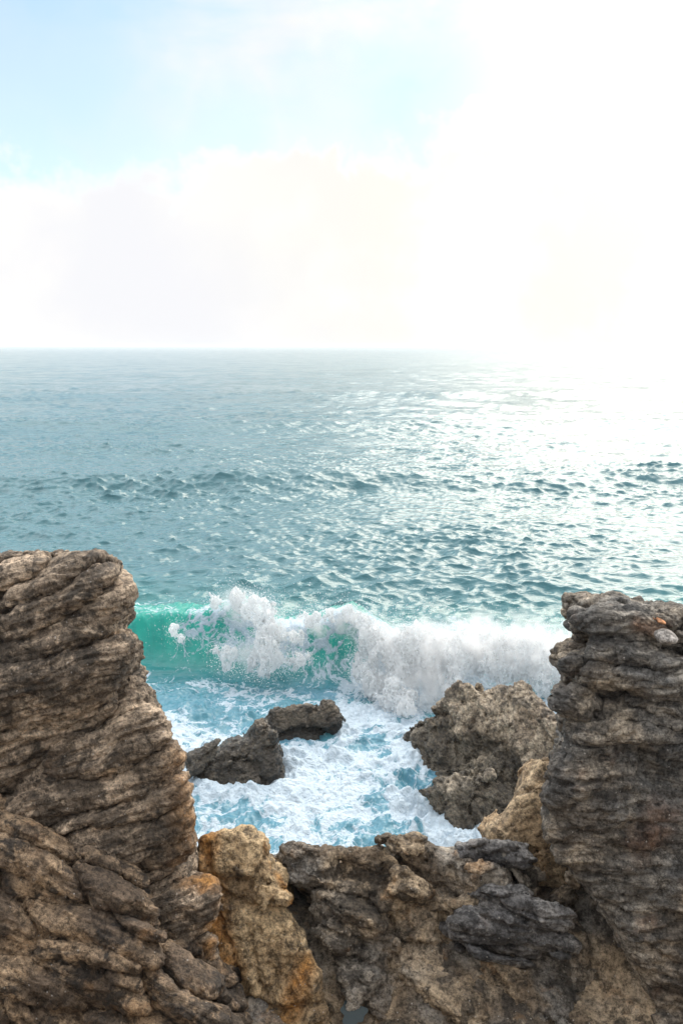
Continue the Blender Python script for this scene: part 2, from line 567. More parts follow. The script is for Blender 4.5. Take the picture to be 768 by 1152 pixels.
# lower left lumpy rock, nearest
rock('boulder', [(-300, 820), (0, 886), (22, 900), (45, 925), (90, 950), (135, 985), (175, 1015), (198, 1050), (216, 1085), (240, 1118), (265, 1160), (280, 1240), (-300, 1240)],
     3.1, 0.4, 1.5, M_front, 'dark brown rock of rounded overlapping lumps in the bottom left corner, nearest of all', 'rock',
     k=0.2, h=0.022, bed=(0.55, 0.8, 1), drop=0.62, cell=(0.8, 0.5, 0.18), lump=0.08, crack=0.14, crack_w=0.11, off=0.035, facet=0.05, cell2=((0.4, 0.4, 0.06), 0.014), big=0.08, mid_amp=0.02, fine=0.010, lam=0.02, seed=2, warp=0.12, chip=0.008)
# ochre slab
A, B = 3.75, 0.62
rock('slab', [(214, 936), (236, 930), (262, 927), (284, 932), (298, 944), (310, 966), (326, 1005), (340, 1040), (356, 1080), (372, 1112), (383, 1160), (390, 1240), (225, 1240), (222, 1000)],
     A, B, 1.2, M_ochre, 'ochre steep rock slab with orange rust stains, left of the dark crevice', 'rock',
     k=0.2, h=0.024, bed=(0.1, -0.5, 1), drop=0.66, cell=(0.7, 0.6, 0.5), lump=0.03, crack=0.05, crack_w=0.05, off=0.025, facet=0.09, cell2=((0.25, 0.25, 0.16), 0.012), facet2=0.025, carve=(([(238, 950), (246, 1010), (262, 1070), (282, 1150)], 0.035, 0.14), ([(255, 1000), (290, 1020), (325, 1030)], 0.03, 0.1)), big=0.06, mid_amp=0.032, fine=0.014, lam=0.006, bulge=0.05,
     rust_fn=both(seam([(232, 935), (237, 990), (240, 1040), (258, 1095)], A, B, 0.17), seam([(345, 1085), (335, 1115), (318, 1160)], A, B, 0.13),
                  seam([(300, 950), (330, 1020), (350, 1075)], A, B, 0.06)), seed=3, warp=0.12)
# brown ledge right of the crevice
A, B = 3.9, 0.6
rock('ledge', [(300, 940), (306, 920), (322, 906), (338, 912), (352, 914), (400, 903), (440, 896), (480, 899), (510, 910), (545, 930), (580, 944), (606, 946), (660, 950), (690, 1010), (740, 1090), (775, 1240), (424, 1240), (413, 1140),
               (388, 1098), (362, 1050), (336, 1000)],
     A, B, 1.3, M_ledge, 'broad rugged brown ledge with grey patches, right of the dark crevice', 'rock',
     k=0.18, h=0.026, bed=(0.3, 0.4, 1), drop=0.66, cell=(0.95, 0.8, 0.42), lump=0.03, crack=0.12, crack_w=0.045, off=0.04, facet=0.20, big=0.06, mid_amp=0.025, fine=0.013, lam=0.009,
     carve=(([(395, 1085), (440, 1062), (470, 1040), (500, 1020)], 0.06, 0.42), ([(440, 1060), (436, 1100), (450, 1160)], 0.05, 0.36), ([(385, 990), (430, 1012), (470, 1040)], 0.05, 0.3),
            ([(604, 968), (612, 985), (642, 1035), (690, 1105), (722, 1160)], 0.08, 0.55), ([(505, 1062), (560, 1082), (640, 1086)], 0.07, 0.45),
            ([(505, 970), (514, 990), (500, 1020)], 0.06, 0.35), ([(520, 1100), (560, 1120), (600, 1160)], 0.05, 0.3), ([(470, 1095), (530, 1105), (560, 1140)], 0.04, 0.25)),
     cell2=((0.3, 0.26, 0.15), 0.028), facet2=0.05, chip=0.014, cap=((298, 954), (312, 944), (325, 939), (345, 943), (400, 946), (440, 939), (490, 938), (520, 939), (560, 944), (606, 946), (660, 946)), rust_fn=both(lambda V: 0.5 * seam([(322, 935), (330, 950)], A, B, 0.15)(V), seam([(395, 1075), (440, 1060), (455, 1045)], A, B, 0.07), lambda V: 0.6 * seam([(560, 950), (520, 985), (495, 1010)], A, B, 0.12)(V), lambda V: 0.55 * seam([(430, 1090), (440, 1130), (470, 1150)], A, B, 0.12)(V)), seed=4, warp=0.12)
# grey layered block on the ledge
rock('block', [(500, 1060), (506, 1036), (530, 1002), (560, 986), (596, 984), (612, 1004), (640, 1026), (652, 1056), (640, 1078), (560, 1072), (520, 1080)],
     3.72, 0.6, 0.7, M_blue, 'blue-grey layered block jutting from the middle of the broad brown ledge', 'rock',
     k=0.14, h=0.02, bed=(0.2, 0.5, 1), drop=0.6, facet=0.06, cell=(0.5, 0.4, 0.11), lump=0.04, crack=0.09, crack_w=0.12, off=0.035, big=0.05, mid_amp=0.02, fine=0.010, lam=0.012, seed=5)
rock('block', [(515, 968), (518, 945), (540, 940), (575, 942), (600, 944), (610, 968), (590, 985), (540, 982)],
     4.02, 0.6, 0.7, M_blue, 'small grey square-topped block beside the foot of the pale tan rock', 'rock',
     k=0.12, h=0.02, bed=(0.05, 0.4, 1), drop=0.6, cell=(0.4, 0.3, 0.1), lump=0.05, crack=0.05, crack_w=0.12, off=0.03, big=0.04, mid_amp=0.02, fine=0.010, lam=0.010, seed=6)
# right cliff
A, B = 4.85, 0.16
zs = at(700, 830, 5.7)[2]


def strat_right(p):
    return (0.22 + 0.78 * sstep(p[:, 2] + 0.25 * fbm(p, 2, 1.2, seed=77), zs - 0.2, zs + 0.1)).astype(F32)


rock('cliff', [(640, 683), (652, 679), (700, 679), (760, 681), (820, 687), (960, 687), (960, 1240), (745, 1240), (722, 1152), (690, 1095), (650, 1035), (622, 985), (602, 945), (606, 905), (618, 860),
               (624, 830), (621, 800), (616, 784), (630, 772), (622, 762), (624, 736), (646, 712), (640, 698)],
     A, B, 2.4, M_right, 'dark grey cliff of stacked flat weathered layers at the right edge', 'cliff',
     k=0.09, h=0.024, bed=(0.03, 0.33, 1), drop=0.37, shx=-0.3, shrink=0.035, facet=0.03, facet2=0.02, chip=0.009, cell=(0.95, 0.6, 0.18), lump=0.10, crack=0.30, crack_w=0.085, off=0.09, big=0.09, mid_amp=0.035, fine=0.015, lam=0.032,
     cell2=((0.4, 0.35, 0.07), 0.024), strat_w=strat_right, carve=(([(640, 1000), (680, 1050), (735, 1130)], 0.06, 0.4), ([(735, 868), (755, 885), (775, 880)], 0.09, 0.35), ([(690, 960), (740, 968), (790, 960)], 0.035, 0.16), ([(668, 700), (664, 760), (672, 800)], 0.03, 0.12)), seed=7, warp=0.14,
     rust_fn=both(lambda V: 0.35 * seam([(755, 920), (735, 950)], A, B, 0.25)(V), lambda V: 0.5 * seam([(720, 705), (755, 715)], A, B, 0.1)(V)))
# pale tan rock in front of the sea rock
rock('rock', [(545, 925), (570, 903), (585, 880), (598, 858), (618, 848), (645, 850), (665, 900), (660, 1010), (600, 1000), (550, 960)],
     4.6, 0.55, 0.9, M_pale, 'pale tan smooth rock with brown cracks at the foot of the right cliff', 'rock',
     k=0.18, h=0.022, drop=0.5, cell=(0.6, 0.5, 0.45), lump=0.0, crack=0.055, crack_w=0.03, off=0.015, facet=0.07, big=0.07, mid_amp=0.02, fine=0.009, lam=0.003, seed=8)
# sea rocks
rock('sea_rock', [(452, 815), (462, 800), (485, 792), (508, 778), (530, 764), (560, 760), (592, 756), (606, 768), (628, 792), (655, 830), (660, 900), (600, 930), (540, 925), (500, 905), (470, 875), (448, 850)],
     15.5, 0.75, 2.2, M_sea, 'large tan fractured rock standing in the surf under the spray', 'rock',
     c=-1.0, k=0.28, h=0.04, bed=(0.8, -0.3, 0.6), drop=0.5, shrink=0.06, cell=(1.3, 0.9, 0.7), lump=0.0, crack=0.07, crack_w=0.05, off=0.035, facet=0.16, facet2=0.04, big=0.05, carve=(([(512, 850), (520, 870), (515, 910)], 0.05, 0.15), ([(478, 825), (520, 840), (560, 850), (600, 845)], 0.05, 0.2)), mid_amp=0.025, fine=0.02, lam=0.012, chip=0.022, seed=9, cell2=((0.62, 0.45, 0.42), 0.07, 0.0),
     warp=0.1, floor_z=-0.6)
rock('sea_rock', [(474, 885), (490, 868), (530, 862), (560, 870), (585, 880), (590, 915), (560, 950), (505, 950), (490, 915)],
     12.1, 0.6, 1.3, M_sea, 'low rounded wet rock in the foam in front of the large tan sea rock', 'rock',
     k=0.3, h=0.035, warp=0.08, bed=(0.6, -0.3, 0.6), drop=0.5, shrink=0.06, cell=(0.95, 0.7, 0.5), lump=0.0, crack=0.10, crack_w=0.05, off=0.03, facet=0.16, cell2=((0.5, 0.4, 0.35), 0.05, 0.0), facet2=0.04, big=0.08, mid_amp=0.02, fine=0.02, lam=0.01, chip=0.018, seed=10, floor_z=-0.6)
rock('sea_rock', [(205, 850), (225, 842), (250, 826), (286, 803), (297, 804), (312, 826), (322, 852), (318, 880), (280, 905), (205, 905)],
     13.3, 0.7, 1.3, M_wet, 'dark wet sloping rock left of its pair, awash in foam', 'rock',
     k=0.22, h=0.035, warp=0.08, bed=(-0.4, -0.3, 1), drop=0.5, shrink=0.06, cell=(1.3, 0.9, 0.6), cell2=((0.7, 0.5, 0.4), 0.04, 0.0), facet2=0.05, lump=0.0, crack=0.07, crack_w=0.05, off=0.015, facet=0.10, big=0.05, mid_amp=0.02, fine=0.018, lam=0.01, chip=0.018, seed=11, floor_z=-0.6)
rock('sea_rock', [(292, 812), (302, 797), (330, 791), (372, 788), (390, 800), (386, 822), (360, 845), (335, 860), (305, 850)],
     14.9, 0.7, 1.2, M_wet2, 'dark wet flat-topped rock right of its pair, awash in foam', 'rock',
     k=0.22, h=0.035, warp=0.08, bed=(-0.2, -0.2, 1), drop=0.5, shrink=0.06, cell=(1.3, 0.9, 0.6), cell2=((0.7, 0.5, 0.4), 0.04, 0.0), facet2=0.05, lump=0.0, crack=0.07, crack_w=0.05, off=0.015, facet=0.09, big=0.04, mid_amp=0.02, fine=0.018, lam=0.01, chip=0.018, seed=12, floor_z=-0.6)
# loose stones on the right cliff
for (px, py, rr, Y, mt, lab, sd) in ((754, 722, 14, 5.72, M_stone, 'pale grey rounded stone lodged near the top of the right cliff', 13),
                                     (748, 704, 9, 5.8, M_rusty, 'rust-orange stone wedged above the pale grey stone', 14)):
    ol = [(px + rr * 1.15 * math.cos(q), py + rr * 0.8 * math.sin(q)) for q in np.linspace(0, 2 * math.pi, 9)[:-1]]
    rock('stone', ol, Y - 0.2, 0, 0.22, mt, lab, 'stone', k=0.1, h=0.011, chip=0.0, cell=(0.3, 0.3, 0.3), lump=0.01, crack=0.0, off=0.008, big=0.012, mid_amp=0.008, fine=0.004, lam=0.0, seed=sd, sub=0)

# bedrock under everything, up to the photographer's feet
PUD = at(397, 1140, 5.5)


def ground_h(p):
    x, y = p[:, 0], p[:, 1]
    h = np.interp(y, [-6, 0.9, 3.2, 5.3, 6.3, 7.3, 8.4, 10.0], [6.6, 6.35, 2.35, 2.6, 3.05, 2.95, -0.4, -1.4]).astype(F32)
    q = np.stack([x, y, np.zeros_like(x)], 1)
    dip = np.exp(-((x - PUD[0]) ** 2 + (y - PUD[1]) ** 2) / 0.35 ** 2)
    return (h + 0.16 * fbm(q, 5, 1.3, 0.55, seed=50)) * (1 - dip) + dip * (PUD[2] - 0.25)


gx, gy = np.meshgrid(np.linspace(-7, 7, 400), np.linspace(-6, 10, 500))
gp = np.stack([gx.ravel(), gy.ravel()], 1).astype(F32)
gV = np.stack([gp[:, 0], gp[:, 1], par(ground_h, gp)], 1).astype(F32)


def grid_quads(nr, nc):
    i = (np.arange(nr - 1)[:, None] * nc + np.arange(nc - 1)[None]).ravel()
    return np.stack([i, i + 1, i + nc + 1, i + nc], 1).astype(np.int32)


tag(mesh_object('ground', gV, grid_quads(500, 400), M_ledge, origin=(0, 0, 0), attrs={'rust': np.zeros(len(gV), F32)}), kind='structure')

# rain pool caught in the foot of the crevice
m_pud, t = new_mat('still_water')
t.n('ShaderNodeOutputMaterial', {'Surface': t.n('ShaderNodeBsdfPrincipled', {'Base Color': (0.06, 0.075, 0.08, 1), 'Roughness': 0.04, 'IOR': 1.33,
    'Normal': t.n('ShaderNodeBump', {'Strength': 0.15, 'Distance': 0.02, 'Height': t.noise(t.n('ShaderNodeNewGeometry').outputs['Position'], 14, 3)})})})
pa = np.linspace(0, 2 * math.pi, 49)[:-1]
pr = 0.10 + 0.015 * np.sin(3 * pa + 1) + 0.012 * np.sin(7 * pa)
pv = np.concatenate([[(PUD[0], PUD[1], PUD[2])], np.stack([PUD[0] + pr * np.cos(pa), PUD[1] + 1.3 * pr * np.sin(pa), np.full(48, PUD[2])], 1)]).astype(F32)
pq = np.stack([np.zeros(48), 1 + np.arange(48), 1 + (np.arange(48) + 1) % 48], 1).astype(np.int32)
tag(mesh_object('water', pv, pq, m_pud), kind='structure')

# ------------------------------------------------------------------ the sea
rows = [np.linspace(6.0, 10.4, 40, endpoint=False), np.arange(10.4, 17.2, 0.028), np.arange(17.2, 22.0, 0.016)]
y = 22.0
far = []
while y < 40000:
    far.append(y)
    y += max(0.03, 0.3 * y * y / (CAM_H * 797))
    if y > 9000:
        y *= 1.25
rows.append(np.array(far + [60000.0]))
rows = np.concatenate(rows)
cols = np.concatenate([np.linspace(-1.6, -0.5, 90, endpoint=False), np.linspace(-0.5, 0.5, 900), np.linspace(0.5, 1.6, 91)[1:]])
nr, nc = len(rows), len(cols)
sy = np.repeat(rows, nc)
sx = (rows[:, None] * cols[None]).ravel()
dy = np.repeat(np.gradient(rows), nc)
print('sea', nr, nc, nr * nc, f'{time.time() - T0:.1f}s')


def crest_y(x):
    return np.interp(x, [-14, -8, -5.2, -2.6, -1.2, 0.2, 1.5, 3.0, 6.0, 10, 14], [21.5, 20.9, 20.5, 20.1, 19.75, 19.4, 18.95, 18.7, 19.0, 20, 21]) + 0.10 * np.sin(x * 1.7 + 1) + 0.05 * np.sin(x * 3.9)


def crest_a(x):
    return np.interp(x, [-14, -8, -5.2, -3.8, -2.6, -1.7, -1.0, 0.3, 1.4, 2.6, 5.5, 9, 14], [0.7, 1.0, 1.15, 1.2, 1.55, 1.0, 1.1, 1.6, 1.0, 0.55, 0.45, 0.6, 0.5])


wr = np.random.default_rng(21)
COMP = []
for k in range(110):
    lam = 0.28 * (24 / 0.28) ** (k / 109.0)
    ang = wr.normal(0, 0.75 if lam < 5 else 0.3) + 0.12
    ka = np.interp(math.log(lam), np.log([0.28, 0.5, 0.9, 1.6, 3, 8, 24]), [0.055, 0.066, 0.060, 0.042, 0.021, 0.009, 0.005])
    COMP.append((lam, math.sin(ang), math.cos(ang), wr.random() * 6.283, ka * lam / 6.283))


SWEEP = [at(425, 770, 17.8)[:2], at(475, 850, 14.8)[:2]]
COLLAR = [at(268, 865, 13.9)[:2] + (1.05, 0.9), at(345, 838, 15.0)[:2] + (0.95, 0.75), at(545, 880, 13.3)[:2] + (1.6, 1.5), at(520, 905, 12.4)[:2] + (0.95, 0.8)]


def sea_fn(p):
    """p = x, y, row spacing -> displaced x, y, z and the foam amount, water clarity"""
    x, y0, sp = p[:, 0].astype(np.float64), p[:, 1].astype(np.float64), p[:, 2]
    z = np.zeros_like(x); dx = np.zeros_like(x); dyy = np.zeros_like(x)
    wob = 1 + 0.6 * fbm(np.stack([x / 13, y0 / 9, 0 * x], 1).astype(F32), 3, 1.0, seed=31)
    for lam, sxn, cyn, ph, am in COMP:
        kk = 2 * math.pi / lam
        w = np.clip((lam / sp - 1.0) / 1.5, 0, 1)
        if w.max() <= 0:
            continue
        t = kk * (x * sxn + y0 * cyn) + ph
        c, s = np.cos(t), np.sin(t)
        z += am * w * c
        dx -= am * w * 0.8 * s * sxn
        dyy -= am * w * 0.8 * s * cyn
    calm = np.where(y0 < 24, np.clip((y0 - 16) / 8, 0.45, 1), 1.0)
    z *= wob * calm; dx *= wob * calm; dyy *= wob * calm
    q3 = np.stack([x, y0, 0 * x], 1).astype(F32)
    # long swells coming in
    for yy, am, wd, sh in ((46, 0.9, 1.9, 0.03), (79, 0.8, 3.2, -0.05), (26.5, 0.25, 0.9, 0.05), (130, 0.7, 8, 0.02)):
        cy = yy + sh * x + 0.03 * yy * fbm(q3 * F32(1.0 / (yy * 0.35)), 2, 1.0, seed=yy)
        s = y0 - cy
        am2 = am * (0.75 + 0.5 * fbm(q3 * F32(1.0 / (yy * 0.4)), 2, 1.0, seed=yy + 3))
        z += am2 * np.exp(-(np.where(s < 0, s / wd, s / (2.2 * wd))) ** 2)
    # broken water in the cove
    cove = 1 - sstep(y0, 17.5, 19.6)
    z += cove * (0.10 * fbm(q3, 5, 0.8, 0.55, seed=33) + 0.05 * fbm(q3, 3, 2.6, 0.55, seed=34, ridged=True))
    # the breaking wave
    yc, am = crest_y(x), crest_a(x)
    s = y0 - yc + 0.05 * fbm(q3, 3, 1.6, seed=35)
    prof = np.where(s < 0, np.exp(-(np.abs(s) / 0.72) ** 2.2), np.exp(-(s / 2.3) ** 2))
    hw = am * prof
    z += hw - 0.16 * np.exp(-((s + 1.8) / 1.1) ** 2)
    lean = 0.55 * prof ** 2 * np.clip(am / 1.5, 0, 1.2) * (s < 1.5) * np.exp(-np.maximum(s, 0) / 0.7)
    dyy -= lean
    on_wave = prof * (np.abs(s) < 4)
    # ripples drawn up the face
    z += 0.055 * fbm(q3 * np.array([2.6, 1.0, 1], F32), 5, 1.5, 0.6, seed=36) * np.clip(on_wave * 2, 0, 1)
    # foam amount
    fo = cove * (0.55 + 0.75 * fbm(q3, 3, 0.38, seed=40))
    lt = np.exp(-(((x + 3.4) / 2.4) ** 2 + ((y0 - 17.3) / 1.6) ** 2))      # greener patch left, before the wave
    fo -= 0.5 * lt
    fo = np.maximum(fo, 0)
    e0, e1 = np.array(SWEEP[0]), np.array(SWEEP[1])
    ee = e1 - e0
    tt = np.clip(((x - e0[0]) * ee[0] + (y0 - e0[1]) * ee[1]) / (ee @ ee), 0, 1)
    dd2 = (x - e0[0] - tt * ee[0]) ** 2 + (y0 - e0[1] - tt * ee[1]) ** 2
    run = np.exp(-dd2 / 0.9 ** 2)
    fo += 0.45 * run * (0.8 + 0.8 * fbm(q3, 3, 1.1, seed=49))
    z += 0.14 * run * np.clip(0.5 + fbm(q3, 4, 1.6, 0.6, seed=50), 0, 2)
    for rx, ry, ra, rb in COLLAR:
        e = np.sqrt(((x - rx) / ra) ** 2 + ((y0 - ry) / rb) ** 2)
        col = np.exp(-((e - 0.95) / 0.28) ** 2)
        fo += 0.38 * col * (0.8 + 0.8 * fbm(q3, 3, 1.3, seed=45))
        z += 0.16 * col * np.clip(0.5 + fbm(q3, 4, 1.9, 0.6, seed=46), 0, 2)
    # broken crest: where the lip has fallen
    lipx = np.interp(x, [-9, -5.6, -4.4, -3.5, -2.9, -2.2, -1.6, -0.9, -0.3, 0.25, 0.6, 1.2, 2.0, 5, 7, 10],
                     [0.1, 0.0, 0.1, 0.3, 0.7, 0.8, 0.75, 0.7, 0.45, 0.2, 0.5, 0.95, 1, 1, 0.8, 0.3])
    face = np.exp(-((s + 0.1) / 0.9) ** 2)
    fo = np.maximum(fo, face * (0.17 + lipx * 0.78 + 0.4 * fbm(q3, 3, 0.9, seed=41)))
    fo = np.maximum(fo, 0.5 * np.exp(-((s + 2.1 + 0.9 * fbm(q3, 3, 0.55, seed=48)) / 0.9) ** 2) * (0.7 + 0.8 * fbm(q3, 2, 0.7, seed=43)))
    fo = np.maximum(fo, 0.33 * sstep(s, 0.3, 1.0) * (1 - sstep(s, 2.5, 5.0)) * (0.7 + fbm(q3, 2, 0.5, seed=42)))
    fv = 0.75 + 0.6 * fbm(np.stack([x * 2.6, s * 0.7, 0 * x], 1).astype(F32), 4, 1.0, 0.6, seed=47)
    aer = np.clip(0.95 * on_wave ** 0.8 * fv * (s < 0.8) + 0.25 * cove * (s < -2.2) + 0.35 * np.exp(-((s - 1) / 3.0) ** 2), 0, 1)
    return np.stack([x + dx, y0 + dyy, z], 1).astype(F32), np.clip(fo, 0, 1).astype(F32), aer.astype(F32), s.astype(F32), (cove * (1 - 0.8 * np.clip(on_wave * 2, 0, 1))).astype(F32)


sV, foam, aer, sS, cov = par(sea_fn, np.stack([sx, sy, dy], 1), 120000)
ripple = np.clip(np.log(np.maximum(dy, 0.03) / 0.03) / math.log(40), 0, 1)
sQ = grid_quads(nr, nc)
print('sea done', f'{time.time() - T0:.1f}s')

m_sea, t = new_mat('sea_water')
pos = t.n('ShaderNodeNewGeometry').outputs['Position']
fa = t.attr('foam'); ae = t.attr('aerated')
wn = t.noise(pos, 1.3, 4, 0.55)
wv = t.n('ShaderNodeVectorMath', {0: t.vm('SUBTRACT', wn.outputs['Color'], (0.5, 0.5, 0.5)), 3: 0.9}, operation='SCALE')
wv2 = t.n('ShaderNodeVectorMath', {0: t.vm('SUBTRACT', t.noise(pos, 0.42, 3, 0.5).outputs['Color'], (0.5, 0.5, 0.5)), 3: 2.4}, operation='SCALE')
wp = t.vm('ADD', t.vm('ADD', pos, wv), wv2)
vor = t.n('ShaderNodeTexVoronoi', {'Vector': wp, 'Scale': 1.7}, feature='DISTANCE_TO_EDGE')
vor2 = t.n('ShaderNodeTexVoronoi', {'Vector': wp, 'Scale': 4.3}, feature='DISTANCE_TO_EDGE')
vor3 = t.n('ShaderNodeTexVoronoi', {'Vector': wp, 'Scale': 9.5}, feature='DISTANCE_TO_EDGE')
web = t.m('ADD', t.m('MULTIPLY', t.ss(vor3, 0.0, 0.25, 1, 0), 0.22), t.m('ADD', t.m('MULTIPLY', t.ss(vor, 0.0, 0.28, 1, 0), 0.55), t.m('MULTIPLY', t.ss(vor2, 0.0, 0.3, 1, 0), 0.32)))
fn1 = t.noise(wp, 2.2, 9, 0.68)
pat = t.m('ADD', t.m('MULTIPLY', web, 0.55), t.m('MULTIPLY', fn1, 0.75))
thr = t.m('SUBTRACT', 1.12, t.m('MULTIPLY', fa, 0.95))
fm = t.n('ShaderNodeMapRange', {'Value': t.m('SUBTRACT', pat, thr), 'From Min': -0.12, 'From Max': 0.16}, interpolation_type='SMOOTHSTEP')
fm = t.m('MULTIPLY', fm, t.ss(fa, 0.02, 0.15), clamp=True)
rip = t.attr('ripple')
rp = t.n('ShaderNodeMapping', {'Vector': pos, 'Scale': (0.55, 1.0, 1.0), 'Rotation': (0, 0, 0.1)})
b1 = t.noise(rp, 2.3, 5, 0.6)
b2 = t.noise(rp, 0.35, 4, 0.6)
bh = t.m('ADD', t.m('MULTIPLY', b1, 0.16), t.m('MULTIPLY', b2, 0.5))
bp = t.n('ShaderNodeBump', {'Strength': 0.6, 'Distance': 1.0, 'Height': bh})
wc = t.mix(ae, (0.031, 0.137, 0.165), (0.03, 0.36, 0.31))
wc = t.mix(t.attr('cove'), wc, t.mix(t.noise(pos, 0.9, 4), (0.035, 0.15, 0.22), (0.14, 0.30, 0.42)))
sn = t.noise(t.vm('MULTIPLY', pos, (1.0, 0.8, 1.0)), 0.16, 8, 0.74)
sv = t.vm('MULTIPLY', t.vm('SUBTRACT', sn.outputs['Color'], (0.5, 0.5, 0.5)), (0.55, 1.25, 0.0))
bp = t.vm('NORMALIZE', t.vm('ADD', bp, t.n('ShaderNodeVectorMath', {0: sv, 3: t.ss(rip, 0.1, 0.75)}, operation='SCALE')))
water = t.n('ShaderNodeBsdfPrincipled', {'Base Color': wc, 'Roughness': t.ss(rip, 0.0, 1.0, 0.09, 0.17), 'IOR': 1.33, 'Specular IOR Level': 0.8, 'Normal': bp})
trl = t.n('ShaderNodeBsdfTranslucent', {'Color': (0.05, 0.62, 0.48, 1)})
w2 = t.n('ShaderNodeMixShader', {0: t.m('MULTIPLY', ae, 0.4), 1: water, 2: trl})
fb = t.n('ShaderNodeBump', {'Strength': 0.8, 'Distance': 0.12, 'Height': t.m('ADD', pat, t.m('MULTIPLY', t.noise(pos, 9, 7, 0.72), 0.9))})
fsh = t.n('ShaderNodeBsdfPrincipled', {'Base Color': (0.58, 0.70, 0.80, 1), 'Roughness': 0.7, 'Normal': fb})
sh = t.n('ShaderNodeMixShader', {0: fm, 1: w2, 2: fsh})
t.n('ShaderNodeOutputMaterial', {'Surface': sh})

qs = sS[sQ].mean(1)
qx = sx[sQ].mean(1)
wave_q = (qs > -1.7) & (qs < 3.2) & (np.abs(qx) < 13)


def sub_mesh(Qs):
    u, inv = np.unique(Qs, return_inverse=True)
    return u, inv.reshape(Qs.shape).astype(np.int32)


u, q = sub_mesh(sQ[~wave_q])
tag(mesh_object('sea', sV[u], q, m_sea, origin=(0, 0, 0), attrs={'foam': foam[u], 'aerated': aer[u], 'ripple': ripple[u], 'cove': cov[u]}), kind='structure')
u, q = sub_mesh(sQ[wave_q])
wave = tag(mesh_object('breaking_wave', sV[u], q, m_sea, origin=(0, 20, 0), attrs={'foam': foam[u], 'aerated': aer[u], 'ripple': ripple[u], 'cove': cov[u]}),
           'glassy green wave breaking into white foam behind the sea rocks', 'wave')

# ------------------------------------------------------------------ foam thrown up by the wave
BL = []


def blob(px, py, Y, r, sx_=1.0, sz_=1.0):
    Y -= 0.85
    X, _, Z = at(px, py, Y)
    Y += float(crest_y(X)) - 20.15
    X, _, Z = at(px, py, Y)
    r *= 0.86
    BL.append((X, Y, Z, r, sx_, sz_))


for b_ in ((268, 676, 20.0, .22), (285, 690, 19.9, .30), (300, 700, 19.8, .33), (318, 716, 19.6, .3), (250, 684, 20.0, .16),
           (300, 722, 19.4, .26), (285, 738, 19.2, .28), (262, 738, 19.0, .22), (244, 732, 19.0, .15), (310, 742, 19.0, .22), (335, 712, 19.7, .26),
           (350, 700, 19.8, .22), (372, 694, 20.0, .2), (395, 692, 20.1, .22), (412, 700, 20.1, .26), (340, 740, 19.2, .14), (205, 714, 19.5, .1), (195, 706, 19.6, .08),
           (425, 715, 19.9, .36), (440, 735, 19.6, .42), (450, 760, 19.2, .36), (470, 728, 19.8, .42), (490, 752, 19.3, .46), (500, 725, 20, .36), (525, 738, 19.8, .5),
           (548, 722, 20.1, .38), (560, 748, 19.6, .5), (585, 735, 20.0, .42), (605, 760, 19.5, .5), (620, 735, 20.2, .4), (640, 770, 19.6, .5), (465, 785, 18.8, .32), (500, 775, 19.0, .35), (445, 790, 18.6, .26), (425, 772, 19.0, .28), (410, 755, 19.2, .24), (455, 800, 18.2, .2), (400, 735, 19.6, .16), (432, 792, 18.4, .18)):
    blob(*b_)
BA = np.array(BL, F32)


def foam_base(p):
    f = np.full(len(p), 9, F32)
    for X, Y, Z, r, _, _ in BA:
        d = np.sqrt((p[:, 0] - X) ** 2 + ((p[:, 1] - Y) * 0.9) ** 2 + (p[:, 2] - Z) ** 2) - r
        f = smin(f, d, F32(0.22))
    return f


def foam_full(p):
    f = foam_base(p + F32(0.10) * np.stack([fbm(p, 2, 1.5, seed=61), fbm(p, 2, 1.5, seed=62), fbm(p, 2, 1.5, seed=63)], 1))
    n = fbm(p * np.array([1.15, 1.0, 0.7], F32), 5, 2.6, 0.66, seed=64)
    n2 = np.abs(fbm(p, 4, 3.2, 0.6, seed=65))
    n3 = fbm(p * np.array([1.4, 0.9, 0.5], F32), 4, 1.2, 0.6, seed=67)
    return (f + 0.16 * n + 0.13 * (0.4 - n2) + 0.26 * n3 + 0.04).astype(F32)


lo = BA[:, :3].min(0) - 0.9
hi = BA[:, :3].max(0) + 0.9
V, Q = nets(foam_base, foam_full, lo, hi, 0.03, 0.55)
nrm = normals(V, Q)
V = V + nrm * (par(lambda p: 0.03 * fbm(p, 3, 9, 0.65, seed=66), V))[:, None]
m_foam, t = new_mat('white_foam')
co = t.n('ShaderNodeNewGeometry').outputs['Position']
fn = t.noise(co, 7, 8, 0.7)
fb = t.n('ShaderNodeBump', {'Strength': 0.9, 'Distance': 0.1, 'Height': fn})
d1 = t.n('ShaderNodeBsdfDiffuse', {'Color': (0.97, 0.98, 0.99, 1), 'Normal': fb})
d2 = t.n('ShaderNodeBsdfTranslucent', {'Color': (0.96, 0.98, 0.99, 1), 'Normal': fb})
mx = t.n('ShaderNodeMixShader', {0: 0.68, 1: d1, 2: d2})
tr = t.n('ShaderNodeBsdfTransparent')
hole = t.ss(t.noise(t.vm('MULTIPLY', co, (1.3, 1.0, 0.6)), 5.5, 9, 0.72), 0.37, 0.50)
mx2 = t.n('ShaderNodeMixShader', {0: hole, 1: tr, 2: mx})
t.n('ShaderNodeOutputMaterial', {'Surface': mx2})
fo_ = mesh_object('foam_crest', V, Q, m_foam, parent=wave)
print('foam', len(V), f'{time.time() - T0:.1f}s')

